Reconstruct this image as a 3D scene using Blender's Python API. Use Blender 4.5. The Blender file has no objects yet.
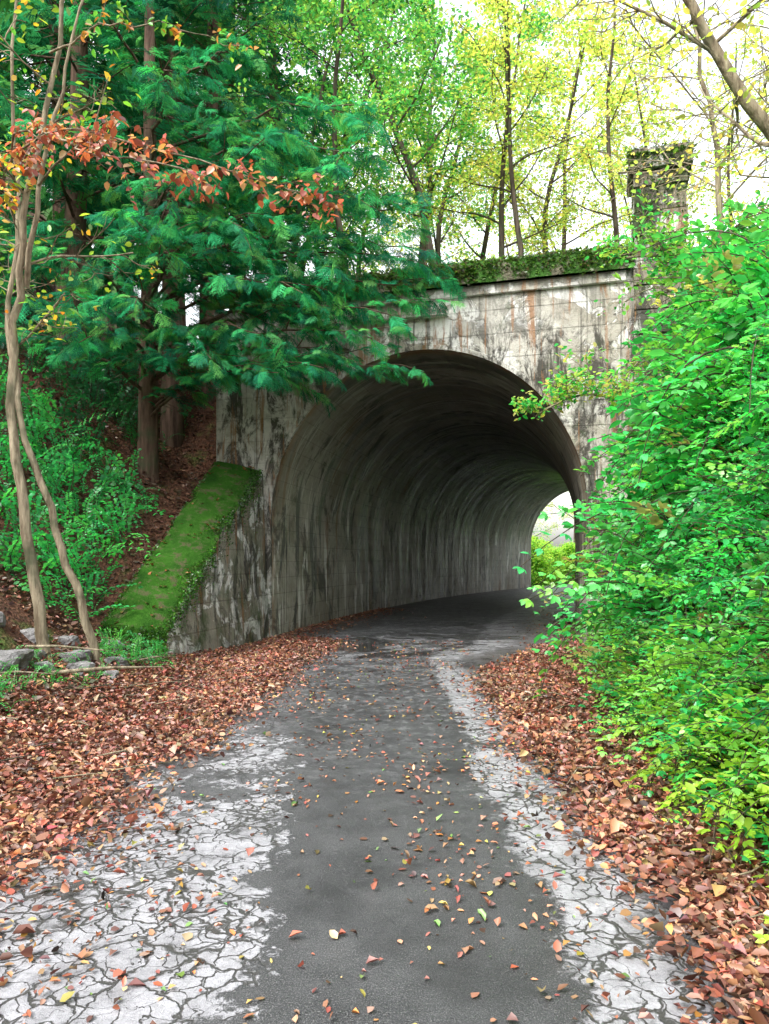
import bpy, bmesh, math, random
import numpy as np
from mathutils import Vector, noise as mnoise
rng=np.random.default_rng(7); random.seed(7)
S=bpy.context.scene
PI=math.pi
# ---------------------------------------------------------------- node helpers
def newmat(name):
    m=bpy.data.materials.new(name); m.use_nodes=True
    nt=m.node_tree; nt.nodes.clear()
    out=nt.nodes.new('ShaderNodeOutputMaterial')
    return m,nt,out
def setin(nt,sock,v):
    if hasattr(v,'links'): nt.links.new(v,sock)
    elif isinstance(v,(tuple,list)) and len(v)==3 and sock.type=='RGBA': sock.default_value=(*v,1)
    else: sock.default_value=v
def mth(nt,op,a,b=0.0,c=None):
    n=nt.nodes.new('ShaderNodeMath'); n.operation=op
    setin(nt,n.inputs[0],a); setin(nt,n.inputs[1],b)
    if c is not None: setin(nt,n.inputs[2],c)
    return n.outputs[0]
def noi(nt,vec,scale,detail=4,rough=0.55,dist=0.0):
    n=nt.nodes.new('ShaderNodeTexNoise'); nt.links.new(vec,n.inputs['Vector'])
    n.inputs['Scale'].default_value=scale; n.inputs['Detail'].default_value=detail
    n.inputs['Roughness'].default_value=rough; n.inputs['Distortion'].default_value=dist
    return n.outputs[0]
def noic(nt,vec,scale,detail=2):
    n=nt.nodes.new('ShaderNodeTexNoise'); nt.links.new(vec,n.inputs['Vector'])
    n.inputs['Scale'].default_value=scale; n.inputs['Detail'].default_value=detail
    return n.outputs[1]
def mapr(nt,v,a,b,c=0.0,d=1.0):
    n=nt.nodes.new('ShaderNodeMapRange'); n.clamp=True
    setin(nt,n.inputs[0],v)
    for i,x in enumerate((a,b,c,d)): n.inputs[i+1].default_value=x
    return n.outputs[0]
def mix(nt,f,a,b):
    n=nt.nodes.new('ShaderNodeMix'); n.data_type='RGBA'
    setin(nt,n.inputs[0],f); setin(nt,n.inputs[6],a); setin(nt,n.inputs[7],b)
    return n.outputs[2]
def mul(nt,a,b):
    n=nt.nodes.new('ShaderNodeMix'); n.data_type='RGBA'; n.blend_type='MULTIPLY'
    n.inputs[0].default_value=1
    setin(nt,n.inputs[6],a); setin(nt,n.inputs[7],b); return n.outputs[2]
def vmul(nt,v,s):
    n=nt.nodes.new('ShaderNodeVectorMath'); n.operation='MULTIPLY'
    nt.links.new(v,n.inputs[0]); n.inputs[1].default_value=s; return n.outputs[0]
def vadd(nt,a,b):
    n=nt.nodes.new('ShaderNodeVectorMath'); n.operation='ADD'
    setin(nt,n.inputs[0],a); setin(nt,n.inputs[1],b); return n.outputs[0]
def sepx(nt,v):
    n=nt.nodes.new('ShaderNodeSeparateXYZ'); nt.links.new(v,n.inputs[0]); return n.outputs
def voro(nt,vec,scale,feat='DISTANCE_TO_EDGE'):
    n=nt.nodes.new('ShaderNodeTexVoronoi'); n.feature=feat
    nt.links.new(vec,n.inputs['Vector']); n.inputs['Scale'].default_value=scale
    return n
def bump(nt,h,st=0.5,dist=0.02):
    n=nt.nodes.new('ShaderNodeBump'); n.inputs['Strength'].default_value=st
    n.inputs['Distance'].default_value=dist; nt.links.new(h,n.inputs['Height']); return n.outputs[0]
def princ(nt,out,col,rough=0.8,nrm=None,spec=0.5):
    p=nt.nodes.new('ShaderNodeBsdfPrincipled')
    setin(nt,p.inputs['Base Color'],col); setin(nt,p.inputs['Roughness'],rough)
    p.inputs['Specular IOR Level'].default_value=spec
    if nrm is not None: nt.links.new(nrm,p.inputs['Normal'])
    nt.links.new(p.outputs[0],out.inputs[0]); return p
def objco(nt): return nt.nodes.new('ShaderNodeTexCoord').outputs['Object']
def uvco(nt): return nt.nodes.new('ShaderNodeTexCoord').outputs['UV']

# ---------------------------------------------------------------- materials
def leafmat(name,trans=0.4,gloss=0.0,rough=0.45,tint=(1.5,1.5,0.9)):
    m,nt,out=newmat(name)
    a=nt.nodes.new('ShaderNodeAttribute'); a.attribute_name='Col'
    p=nt.nodes.new('ShaderNodeBsdfDiffuse'); nt.links.new(a.outputs['Color'],p.inputs[0])
    t=nt.nodes.new('ShaderNodeBsdfTranslucent')
    br=mul(nt,a.outputs['Color'],tint); nt.links.new(br,t.inputs[0])
    ms=nt.nodes.new('ShaderNodeMixShader'); ms.inputs[0].default_value=trans
    nt.links.new(p.outputs[0],ms.inputs[1]); nt.links.new(t.outputs[0],ms.inputs[2])
    sh=ms.outputs[0]
    if gloss>0:
        g=nt.nodes.new('ShaderNodeBsdfGlossy'); g.inputs['Roughness'].default_value=rough
        g.inputs[0].default_value=(1,1,1,1)
        m2=nt.nodes.new('ShaderNodeMixShader'); m2.inputs[0].default_value=gloss
        nt.links.new(sh,m2.inputs[1]); nt.links.new(g.outputs[0],m2.inputs[2]); sh=m2.outputs[0]
    nt.links.new(sh,out.inputs[0]); return m
LEAF=leafmat('leaf',0.45,0.05,0.4)
LEAFD=leafmat('canopy_leaf',0.55,0,tint=(1.6,1.5,.9))
NEEDLE=leafmat('cedar_foliage',0.3,0.0,0.6,(1.2,1.4,1))
DRY=leafmat('dry_leaf',0.1,0.045,0.4,(1.2,1,1))
def barkmat(name,c1,c2,sc=8):
    m,nt,out=newmat(name); co=objco(nt)
    n=noi(nt,vmul(nt,co,(sc,sc,sc*.15)),1.5,5,.65); n2=noi(nt,co,3,3)
    col=mix(nt,mapr(nt,n,.35,.65),c1,c2)
    col=mix(nt,mapr(nt,n2,.52,.68,0,.7),col,(.05,.07,.035))
    princ(nt,out,col,.9,bump(nt,n,1,.04),.2); return m
BARK=barkmat('bark_dark',(.035,.027,.02),(.12,.095,.07))
BARKC=barkmat('bark_cedar',(.05,.03,.022),(.17,.11,.08),6)
BARKP=barkmat('bark_pale',(.13,.10,.065),(.42,.36,.25),10)

def concrete(name,light=(.60,.58,.52),dark=(.045,.042,.035),moss=.25,mosslow=False,topstain=False):
    m,nt,out=newmat(name); co=objco(nt); s=sepx(nt,co)
    big=noi(nt,co,.8,4,.65,.5); mid=noi(nt,co,4,5,.72); fine=noi(nt,co,45,3,.7)
    st=noi(nt,vmul(nt,co,(1.7,1.7,.62)),1.3,7,.78,.7)
    drip=noi(nt,vmul(nt,vadd(nt,co,(2.,7.,0.)),(8,8,.30)),1.1,5,.65,.15)
    st2=noi(nt,vmul(nt,vadd(nt,co,(5.,3.,2.)),(5,5,.5)),1.0,6,.7,.5)
    col=mix(nt,mapr(nt,mid,.3,.7),light,tuple(c*.6 for c in light))
    col=mix(nt,mapr(nt,big,.42,.60,0,.6),col,(.24,.21,.155))
    fl=noi(nt,vmul(nt,vadd(nt,co,(9.,1.,4.)),(1,1,1.1)),1.5,7,.66,.5)
    flm=mapr(nt,fl,.51,.54)
    if topstain: flm=mth(nt,'MULTIPLY',flm,mapr(nt,s[2],4.8,5.5,.35,1))
    col=mix(nt,mth(nt,'MULTIPLY',flm,.9),col,(.80,.79,.76))
    sfac=mapr(nt,st,.48,.56,0,.93)
    if topstain:
        up=mapr(nt,s[2],5.25,5.8,1.0,.45)
        top=mapr(nt,mth(nt,'ADD',s[2],mth(nt,'MULTIPLY',mid,.7)),6.42,6.62,0,.6)
        sfac=mth(nt,'MAXIMUM',mth(nt,'MULTIPLY',sfac,up),top)
    col=mix(nt,sfac,col,dark)
    col=mix(nt,mth(nt,'MULTIPLY',mapr(nt,drip,.55,.63,0,.8),mapr(nt,big,.35,.6,.3,1)),col,(.05,.045,.035))
    col=mix(nt,mapr(nt,st2,.56,.63,0,.8),col,(.27,.13,.055))
    mo=noi(nt,co,2.2,6,.72)
    f=mapr(nt,mo,.62-moss*.35,.74-moss*.25,0,.8)
    if mosslow:
        f=mth(nt,'MULTIPLY',f,mapr(nt,mth(nt,'ADD',s[2],mth(nt,'MULTIPLY',mo,-1.4)),-.4,.6,1,.45))
    col=mix(nt,f,col,(.045,.075,.025))
    cr=voro(nt,vadd(nt,co,vmul(nt,noic(nt,co,3,3),(.9,.9,.9))),.5)
    crk=mth(nt,'MULTIPLY',mapr(nt,cr.outputs[0],.002,.006,1,0),mapr(nt,big,.45,.6))
    col=mix(nt,mth(nt,'MULTIPLY',crk,.6),col,(.04,.035,.03))
    bl=mth(nt,'FRACT',mth(nt,'MULTIPLY',s[2],2.4))
    bl=mapr(nt,bl,0,.05,0,1)
    col=mix(nt,mapr(nt,bl,0,1,.35,0),col,(.06,.055,.045))
    h=mth(nt,'ADD',mth(nt,'MULTIPLY',fine,.35),mth(nt,'ADD',mth(nt,'MULTIPLY',mid,.9),mth(nt,'MULTIPLY',bl,.2)))
    h=mth(nt,'ADD',h,mth(nt,'MULTIPLY',flm,-.5))
    princ(nt,out,col,.88,bump(nt,h,.9,.035),.3); return m
CONC=concrete('weathered_concrete',moss=.14,topstain=True)
CONCW=concrete('mossy_concrete',light=(.36,.34,.28),moss=.5,mosslow=True)
def mossmat():
    m,nt,out=newmat('moss'); co=objco(nt)
    a=noi(nt,co,3,5,.7); b=noi(nt,co,60,3,.7); c=noi(nt,co,6,5,.7)
    col=mix(nt,mapr(nt,a,.3,.65),(.02,.075,.010),(.055,.17,.018))
    col=mix(nt,mapr(nt,c,.52,.62,0,.8),col,(.13,.10,.065))
    h=mth(nt,'ADD',b,mth(nt,'MULTIPLY',c,2))
    princ(nt,out,col,.95,bump(nt,h,1,.04),.1); return m
MOSS=mossmat()
def mosscope():
    m,nt,out=newmat('coping_mossy'); co=objco(nt)
    a=noi(nt,vmul(nt,co,(1,1,.6)),2.6,6,.7); c=noi(nt,co,20,3)
    col=mix(nt,mapr(nt,a,.50,.58),(.045,.12,.022),(.15,.14,.10))
    col=mix(nt,mapr(nt,c,.5,.65,0,.5),col,(.025,.035,.015))
    princ(nt,out,col,.95,bump(nt,mth(nt,'ADD',a,c),1,.05),.1); return m
COPE=mosscope()
def liningmat():
    m,nt,out=newmat('tunnel_lining'); uv=uvco(nt); s=sepx(nt,uv); co=objco(nt)
    big=noi(nt,uv,.45,5,.62,.3); mid=noi(nt,co,3.5,5,.72); fine=noi(nt,co,40,3,.7)
    col=mix(nt,mapr(nt,mid,.3,.7),(.54,.51,.43),(.34,.32,.26))
    col=mix(nt,mapr(nt,big,.42,.58,0,.65),col,(.20,.17,.11))
    blot=noi(nt,vmul(nt,vadd(nt,uv,(3.,8.,0.)),(.9,.6,1)),1.2,7,.74,.7)
    col=mix(nt,mapr(nt,blot,.52,.59,0,.8),col,(.05,.048,.038))
    st3=noi(nt,vmul(nt,vadd(nt,uv,(17.,5.,0.)),(1.9,.30,1)),1.1,6,.68,.5)
    col=mix(nt,mth(nt,'MULTIPLY',mapr(nt,st3,.53,.58,0,.9),mapr(nt,s[1],2.4,3.6,1,.6)),col,(.028,.028,.022))
    rs=noi(nt,vmul(nt,vadd(nt,uv,(1.,25.,0.)),(2.2,.35,1)),1.1,5,.65,.5)
    col=mix(nt,mapr(nt,rs,.58,.64,0,.6),col,(.24,.12,.05))
    st2=noi(nt,vmul(nt,vadd(nt,uv,(7.,2.,0.)),(3.0,.42,1)),1.1,6,.62,.5)
    wl=mth(nt,'MULTIPLY',mapr(nt,st2,.575,.61,0,.95),mapr(nt,s[1],2.4,3.4,1,.45))
    col=mix(nt,wl,col,(.80,.79,.72))
    col=mix(nt,mapr(nt,noi(nt,uv,1.1,5,.7),.55,.68,0,.55),col,(.06,.08,.035))
    fr=mth(nt,'FRACT',mth(nt,'MULTIPLY',mth(nt,'ADD',s[0],mth(nt,'MULTIPLY',mid,.04)),1/1.9))
    jd=mth(nt,'ABSOLUTE',mth(nt,'SUBTRACT',fr,.5))
    j=mapr(nt,jd,.0,.012,1,0)
    j2=mapr(nt,jd,.0,.05,.9,0)
    col=mix(nt,mth(nt,'MULTIPLY',j2,mapr(nt,blot,.45,.54)),col,(.75,.72,.62))
    col=mix(nt,mth(nt,'MULTIPLY',j,.8),col,(.02,.02,.018))
    crown_tone=mapr(nt,mth(nt,'ADD',s[1],mth(nt,'MULTIPLY',big,2)),3.8,6.6,1,.5)  # lining colour gets darker up towards the crown, noise-broken
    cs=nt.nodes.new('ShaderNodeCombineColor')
    for q in range(3): nt.links.new(crown_tone,cs.inputs[q])
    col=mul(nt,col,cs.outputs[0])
    bf=mth(nt,'FRACT',mth(nt,'MULTIPLY',s[1],3.2)); b=mapr(nt,bf,0,.06,0,1)
    rim=mth(nt,'MULTIPLY',mapr(nt,s[0],0.0,.35,1,0),mapr(nt,noi(nt,uv,2,4),.42,.55))
    col=mix(nt,mth(nt,'MULTIPLY',rim,.8),col,(.28,.13,.05))
    col=mix(nt,mapr(nt,b,0,1,.3,0),col,(.05,.045,.04))
    h=mth(nt,'ADD',mth(nt,'MULTIPLY',b,.25),mth(nt,'ADD',mid,mth(nt,'MULTIPLY',fine,.3)))
    h=mth(nt,'SUBTRACT',h,mth(nt,'MULTIPLY',j,.7))
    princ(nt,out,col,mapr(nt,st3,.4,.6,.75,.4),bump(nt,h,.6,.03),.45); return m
LINING=liningmat()
def roadmat():
    m,nt,out=newmat('road_surface'); uv=uvco(nt); s=sepx(nt,uv)
    x=s[0]; y=s[1]
    n1=noi(nt,uv,.55,4,.65); n2=noi(nt,uv,2.4,5,.7); n3=noi(nt,uv,9,5,.78); gr=noi(nt,uv,170,2,.8); gm=noi(nt,uv,55,3,.75)
    nn=mth(nt,'ADD',mth(nt,'MULTIPLY',mth(nt,'SUBTRACT',n1,.5),1.3),mth(nt,'MULTIPLY',mth(nt,'SUBTRACT',n2,.5),1.4))
    nn=mth(nt,'ADD',nn,mth(nt,'MULTIPLY',mth(nt,'SUBTRACT',n3,.5),1.2))
    xl=mth(nt,'ADD',x,mth(nt,'MULTIPLY',nn,.6)); xr=mth(nt,'ADD',x,mth(nt,'MULTIPLY',nn,.42))
    left=mapr(nt,mth(nt,'ADD',xl,mth(nt,'MULTIPLY',y,.075)),-.33,-.27,1,0)
    brk=mapr(nt,mth(nt,'ADD',mth(nt,'MULTIPLY',nn,2.6),mth(nt,'MULTIPLY',y,.26)),1.15,1.40,1,.12)
    left=mth(nt,'MULTIPLY',left,brk)
    right=mth(nt,'MULTIPLY',mapr(nt,xr,.62,.69,0,1),mapr(nt,xr,1.05,1.18,1,.15))
    right=mth(nt,'MAXIMUM',right,mth(nt,'MULTIPLY',mapr(nt,n2,.49,.54),mapr(nt,y,9,12,0,.85)))
    pale=mth(nt,'MAXIMUM',left,right)
    wuv=vadd(nt,uv,vmul(nt,noic(nt,uv,9,4),(.17,.17,0)))
    c1=voro(nt,wuv,9.5).outputs[0]; c2=voro(nt,wuv,3.6).outputs[0]; c3=voro(nt,vadd(nt,wuv,(4.,4.,0.)),19).outputs[0]
    cn=noi(nt,uv,1.9,4,.6)
    w=mapr(nt,cn,.40,.60,.008,.085)
    k1=mth(nt,'SUBTRACT',1,mth(nt,'MINIMUM',mth(nt,'DIVIDE',c1,w),1.0))
    k1=mth(nt,'MINIMUM',mth(nt,'MULTIPLY',k1,2.0),1)
    k3=mth(nt,'MULTIPLY',mapr(nt,c3,.03,.08,.9,0),mapr(nt,cn,.52,.58))
    k2=mapr(nt,c2,.008,.028,1,0)
    crack=mth(nt,'MINIMUM',mth(nt,'MAXIMUM',mth(nt,'MAXIMUM',k1,mth(nt,'MAXIMUM',k2,k3)),0),1)
    pc=mix(nt,mapr(nt,n3,.3,.7),(.50,.50,.54),(.28,.28,.30))
    pc=mix(nt,mapr(nt,n2,.48,.62,0,.65),pc,(.15,.15,.16))
    pc=mix(nt,mapr(nt,gm,.54,.66,0,.45),pc,(.12,.12,.12))
    pc=mix(nt,mapr(nt,gr,.55,.7,0,.4),pc,(.6,.6,.6))
    pc=mix(nt,mth(nt,'MULTIPLY',crack,.92),pc,(.035,.035,.03))
    ac=mix(nt,mapr(nt,n2,.35,.65),(.036,.038,.042),(.068,.070,.074))
    ac=mix(nt,mapr(nt,gr,.54,.66,0,.8),ac,(.26,.26,.26))
    ac=mix(nt,mapr(nt,gm,.56,.68,0,.5),ac,(.18,.18,.18))
    ac=mix(nt,mapr(nt,gr,.46,.32,0,.7),ac,(.010,.010,.010))
    ac=mix(nt,mth(nt,'MULTIPLY',k2,mapr(nt,y,5.,9,.0,.85)),ac,(.015,.015,.015))
    ac=mix(nt,mth(nt,'MULTIPLY',mapr(nt,n3,.52,.58),mapr(nt,y,4.5,8,.05,.7)),ac,(.22,.22,.23))
    ac=mix(nt,mapr(nt,n1,.53,.60,0,.5),ac,(.025,.026,.028))
    mar=mapr(nt,mth(nt,'ABSOLUTE',mth(nt,'ADD',x,mth(nt,'ADD',.15,mth(nt,'MULTIPLY',nn,.25)))),1.25,1.7,0,.5)
    col=mix(nt,pale,ac,pc)
    col=mix(nt,mth(nt,'MULTIPLY',mar,mapr(nt,y,3,7,.1,1)),col,(.075,.058,.048))
    ro=mapr(nt,n2,.35,.65,.30,.6)
    pud=mth(nt,'MULTIPLY',mth(nt,'MULTIPLY',mapr(nt,n1,.53,.57),mapr(nt,y,10,11.5)),mapr(nt,y,14,16,1,0))
    col=mix(nt,mth(nt,'MULTIPLY',pud,.7),col,(.02,.02,.02))
    ro=mth(nt,'ADD',mth(nt,'MULTIPLY',ro,mth(nt,'SUBTRACT',1,pud)),mth(nt,'MULTIPLY',pud,.12))
    h=mth(nt,'ADD',mth(nt,'MULTIPLY',mth(nt,'ADD',gr,gm),.6),mth(nt,'MULTIPLY',pale,.4))
    h=mth(nt,'SUBTRACT',h,mth(nt,'MULTIPLY',mth(nt,'MULTIPLY',crack,pale),.8))
    h=mth(nt,'MULTIPLY',h,mth(nt,'SUBTRACT',1,pud))
    princ(nt,out,col,ro,bump(nt,h,.9,.012),.5); return m
ROAD=roadmat()
def groundmat():
    m,nt,out=newmat('leaf_litter_ground'); co=objco(nt); s0=sepx(nt,co)
    v=voro(nt,vadd(nt,co,vmul(nt,noic(nt,co,8),(.06,.06,.06))),22,'F1')
    n=noi(nt,co,1.3,4,.6); n2=noi(nt,co,12,4,.7)
    s=sepx(nt,v.outputs['Color'])
    col=mix(nt,s[0],(.06,.028,.018),(.15,.07,.042))
    col=mix(nt,mapr(nt,s[1],.6,1,0,.6),col,(.035,.024,.018))
    far=mapr(nt,s0[1],36,39)
    col=mix(nt,mth(nt,'MAXIMUM',mapr(nt,n,.55,.7,0,.7),far),col,mix(nt,n2,(.03,.10,.018),(.08,.20,.03)))
    h=mth(nt,'ADD',v.outputs[0],n2)
    princ(nt,out,col,.9,bump(nt,h,1,.03),.2); return m
GROUND=groundmat()
def rockmat(name='rock',c=(.30,.29,.29)):
    m,nt,out=newmat(name); co=objco(nt)
    n=noi(nt,co,6,5,.7); f=noi(nt,co,40,3)
    col=mix(nt,mapr(nt,n,.35,.65),c,tuple(q*.35 for q in c))
    col=mix(nt,mapr(nt,noi(nt,co,3,4),.56,.66,0,.7),col,(.05,.055,.025))
    princ(nt,out,col,.85,bump(nt,mth(nt,'ADD',n,f),.8,.03),.3); return m
ROCK=rockmat()
PILLAR=concrete('pillar_stone',light=(.34,.30,.24),moss=.40)

# ---------------------------------------------------------------- mesh builder
class MB:
    def __init__(s): s.V=[];s.F=[];s.M=[];s.C=[];s.UV=[];s.n=0
    def add(s,V,F,mat=0,col=(.5,.5,.5),uv=None):
        V=np.asarray(V,float);F=np.asarray(F,int)
        s.V.append(V);s.F.append(F+s.n);s.n+=len(V)
        s.M.append(np.full(len(F),mat))
        c=np.asarray(col,float)
        if c.ndim==1: c=np.tile(c,(len(V),1))
        s.C.append(c)
        s.UV.append(np.zeros((len(V),2)) if uv is None else np.asarray(uv,float))
    def box(s,pts8,mat=0,col=(.5,.5,.5)):
        s.add(pts8,[(0,3,2,1),(4,5,6,7),(0,1,5,4),(1,2,6,5),(2,3,7,6),(3,0,4,7)],mat,col)
    def tube(s,path,rad,n=6,mat=0,col=(.5,.5,.5)):
        P=np.asarray(path,float);k=len(P)
        T=np.gradient(P,axis=0);T/=np.linalg.norm(T,axis=1,keepdims=True)+1e-9
        ref=np.array([1.,0.2,0.1]) if abs(T[0][2])>.7 else np.array([0,0,1.])
        A=np.cross(T,ref);A/=np.linalg.norm(A,axis=1,keepdims=True)+1e-9
        B=np.cross(T,A)
        th=np.arange(n)*2*PI/n
        r=np.asarray(rad,float).reshape(-1,1,1)
        V=P[:,None]+r*(A[:,None]*np.cos(th)[None,:,None]+B[:,None]*np.sin(th)[None,:,None])
        V=V.reshape(-1,3)
        i=np.arange(k-1)[:,None]*n; j=np.arange(n)[None]; j2=(j+1)%n
        F=np.stack([i+j,i+j2,i+n+j2,i+n+j],-1).reshape(-1,4)
        s.add(V,F,mat,col)
    def stamp(s,TV,TF,pos,R,sc,col,mat=0,tj=None):
        k=len(pos)
        if k==0: return
        TV=np.asarray(TV,float);TF=np.asarray(TF,int);n=len(TV)
        sc=np.asarray(sc,float)
        if sc.ndim==1: sc=sc[:,None]
        W=np.einsum('kij,knj->kni',R,TV[None]*sc[:,None,:])+np.asarray(pos)[:,None]
        F=(TF[None]+(np.arange(k)*n)[:,None,None]).reshape(-1,4)
        C=np.repeat(np.asarray(col,float),n,axis=0)
        if tj is not None: C=C*np.tile(tj,(k,1))
        s.V.append(W.reshape(-1,3));s.F.append(F+s.n);s.n+=k*n
        s.M.append(np.full(len(F),mat));s.C.append(C);s.UV.append(np.zeros((k*n,2)))
    def mesh(s,name,mats,smooth=True):
        V=np.concatenate(s.V);F=np.concatenate(s.F);M=np.concatenate(s.M);C=np.concatenate(s.C);UV=np.concatenate(s.UV)
        me=bpy.data.meshes.new(name)
        me.vertices.add(len(V));me.vertices.foreach_set('co',V.ravel())
        me.loops.add(F.size);me.loops.foreach_set('vertex_index',F.ravel().astype(np.int32))
        me.polygons.add(len(F))
        me.polygons.foreach_set('loop_start',np.arange(0,F.size,4,dtype=np.int32))
        me.polygons.foreach_set('loop_total',np.full(len(F),4,dtype=np.int32))
        me.update(calc_edges=True)
        me.polygons.foreach_set('material_index',M.astype(np.int32))
        me.polygons.foreach_set('use_smooth',np.full(len(F),smooth))
        a=me.attributes.new('Col','FLOAT_COLOR','POINT')
        a.data.foreach_set('color',np.hstack([np.clip(C,0,1),np.ones((len(C),1))]).ravel())
        u=me.uv_layers.new(name='UVMap');u.data.foreach_set('uv',UV[F.ravel()].ravel())
        for m in mats: me.materials.append(m)
        me.validate()
        return me
    def obj(s,name,mats,smooth=True,parent=None):
        return mkobj(name,s.mesh(name,mats,smooth),parent)
def mkobj(name,me,parent=None,loc=(0,0,0),rz=0,sc=1):
    o=bpy.data.objects.new(name,me);S.collection.objects.link(o)
    o.location=loc;o.rotation_euler=(0,0,rz);o.scale=(sc,sc,sc)
    if parent: o.parent=parent
    return o
def empty(name):
    o=bpy.data.objects.new(name,None);S.collection.objects.link(o);return o
def unit(a): return a/(np.linalg.norm(a,axis=-1,keepdims=True)+1e-9)
def frames(d,nrm):
    y=unit(np.asarray(d,float));x=unit(np.cross(y,nrm));z=np.cross(x,y)
    return np.stack([x,y,z],-1)
def rdir(k,zs=1.0):
    v=rng.normal(size=(k,3));v[:,2]*=zs;return unit(v)
L2V=np.array([(0,0,0),(.26,.28,.05),(.24,.66,.04),(0,1,-.06),(-.24,.66,.04),(-.26,.28,.05)])
L2F=[(0,1,2,3),(0,3,4,5)]
L1V=np.array([(0,0,0),(.30,.45,.08),(0,1,0),(-.30,.45,.08)]);L1F=[(0,1,2,3)]
CURLV=np.array([(0,0,.0),(.28,.25,.14),(.24,.7,.18),(0.03,1,.10),(-.22,.66,.12),(-.27,.3,.2)])
def pick(pal,k,jit=.15,w=None):
    pal=np.asarray(pal,float);i=rng.choice(len(pal),k,p=w)
    return np.clip(pal[i]*(1+rng.normal(0,jit,(k,1)))*(1+rng.normal(0,jit*.35,(k,3))),.002,1)
def sst(a,b,x):
    t=np.clip((np.asarray(x,float)-a)/(b-a),0,1);return t*t*(3-2*t)

# ---------------------------------------------------------------- site geometry
ANG=math.radians(16)
EU=np.array([math.cos(ANG),-math.sin(ANG)]);EV=np.array([math.sin(ANG),math.cos(ANG)])
O0=np.array([-2.15,14.0])
SPR=2.25;RAD=2.9;W=2*RAD
def uv2xy(u,v): return O0[0]+EU[0]*u+EV[0]*v, O0[1]+EU[1]*u+EV[1]*v
def xy2uv(x,y): dx=x-O0[0];dy=y-O0[1];return dx*EU[0]+dy*EU[1],dx*EV[0]+dy*EV[1]
def wallp(u,v,z): x,y=uv2xy(u,v);return (x,y,z)
def vnoise(x,y,f,seed=0.):
    x=np.atleast_1d(x);y=np.atleast_1d(y)
    sh=np.broadcast(x,y).shape
    X=np.broadcast_to(x,sh).ravel();Y=np.broadcast_to(y,sh).ravel()
    return np.array([mnoise.noise((a*f,b*f,seed)) for a,b in zip(X,Y)]).reshape(sh)
def xin(y): return -2.92+(y-10.1)/3.9*.72
XRY=[-5,4,6,8,10,12.2,16,30];XRX=[2.0,2.02,2.2,2.58,3.12,4.05,5.2,7]
CPY=[0,5,8,12,16];CPX=[2.2,2.9,3.9,5.5,6.2]
def front(x,y):
    x=np.asarray(x,float);y=np.asarray(y,float)
    d=np.maximum(0,-2.35-x)
    zl=.30*d+.5*np.maximum(0,d-1.6)+.5*np.maximum(0,d-4.5)-.9*np.maximum(0,d-20)
    side=(x<xin(np.clip(y,10,14))-.38)
    ramp=2.6*np.clip((y-9.9)/4.1,0,1)**1.0
    zl=zl+np.where(side,ramp,0)
    xr=np.interp(y,XRY,XRX)
    dr=np.maximum(0,x-xr)
    cap=np.interp(y,CPY,CPX)
    zr=np.minimum(2.6*dr,cap)+.22*np.maximum(0,dr-cap/2.6)
    return zl+zr
def terrain(x,y,noisy=True):
    x=np.asarray(x,float);y=np.asarray(y,float)
    u,v=xy2uv(x,y);f=front(x,y)
    top=np.maximum(f,6.3+.05*np.clip(v,0,30))
    inw=(u>-1.05)&(u<7.25)
    b=np.where(inw,1.0,sst(.2,3.2,v))
    b=np.where(v<.2,0,b)
    z=f*(1-b)+top*b
    z=np.where(v>26,z*(1-sst(26,31,v)*np.where(u<-4,.0,1)),z)
    return z
def grid(us,vs):
    U,Vv=np.meshgrid(us,vs);X,Y=uv2xy(U,Vv)
    return U,Vv,X,Y
def gfaces(nu,nv):
    i,j=np.meshgrid(np.arange(nu-1),np.arange(nv-1));a=(j*nu+i)
    return np.stack([a,a+1,a+nu+1,a+nu],-1).reshape(-1,4)
g=MB()
usd=np.concatenate([np.arange(-60,-12,1.5),np.arange(-12,-6,.4),np.arange(-6,12,.13),np.arange(12,60,1.5)])
vsf=np.concatenate([np.arange(-40,-16,2.),np.arange(-16,.2,.15),[.2,.5,.9]])
U,Vv,X,Y=grid(usd,vsf)
Z=front(X,Y)
nz=vnoise(X,Y,.8)*.14+vnoise(X,Y,3.,4.)*.05
amp=np.clip((np.abs(X+.1)-1.9)/1.5,0,1)
amp=np.where((Vv>-1)&(U>-.3)&(U<6.3),0,amp)
Z=Z+nz*amp-.03*(Vv>.3)
g.add(np.stack([X,Y,Z],-1).reshape(-1,3),gfaces(len(usd),len(vsf)))
usb=np.concatenate([np.arange(-60,-8,1.5),np.arange(-8,-1.4,.4),[-1.15,-1.05],np.arange(-.8,7.2,.4),[7.25,7.4],np.arange(7.8,16,.5),np.arange(16,60,2)])
vsb=np.concatenate([[.2,.35,.6,1.0],np.arange(1.5,26,.8),[26.0],np.arange(27,60,2)])
U,Vv,X,Y=grid(usb,vsb)
Z=terrain(X,np.where(Vv==.2,Y+.01,Y))
Z=Z+vnoise(X,Y,.4,2.)*.35*np.clip((Vv-1)/3,0,1)*np.where(Vv>26,.3,1)
F=gfaces(len(usb),len(vsb));Uf=U.ravel()[F].mean(1);Vf=Vv.ravel()[F].mean(1)
keep=~((Vf>26)&(Uf>-1)&(Uf<12.5))
g.add(np.stack([X,Y,Z],-1).reshape(-1,3),F[keep])
g.add([(-400,-400,-.06),(400,-400,-.06),(400,600,-.06),(-400,600,-.06)],[(0,1,2,3)])
g.obj('ground',[GROUND])

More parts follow.
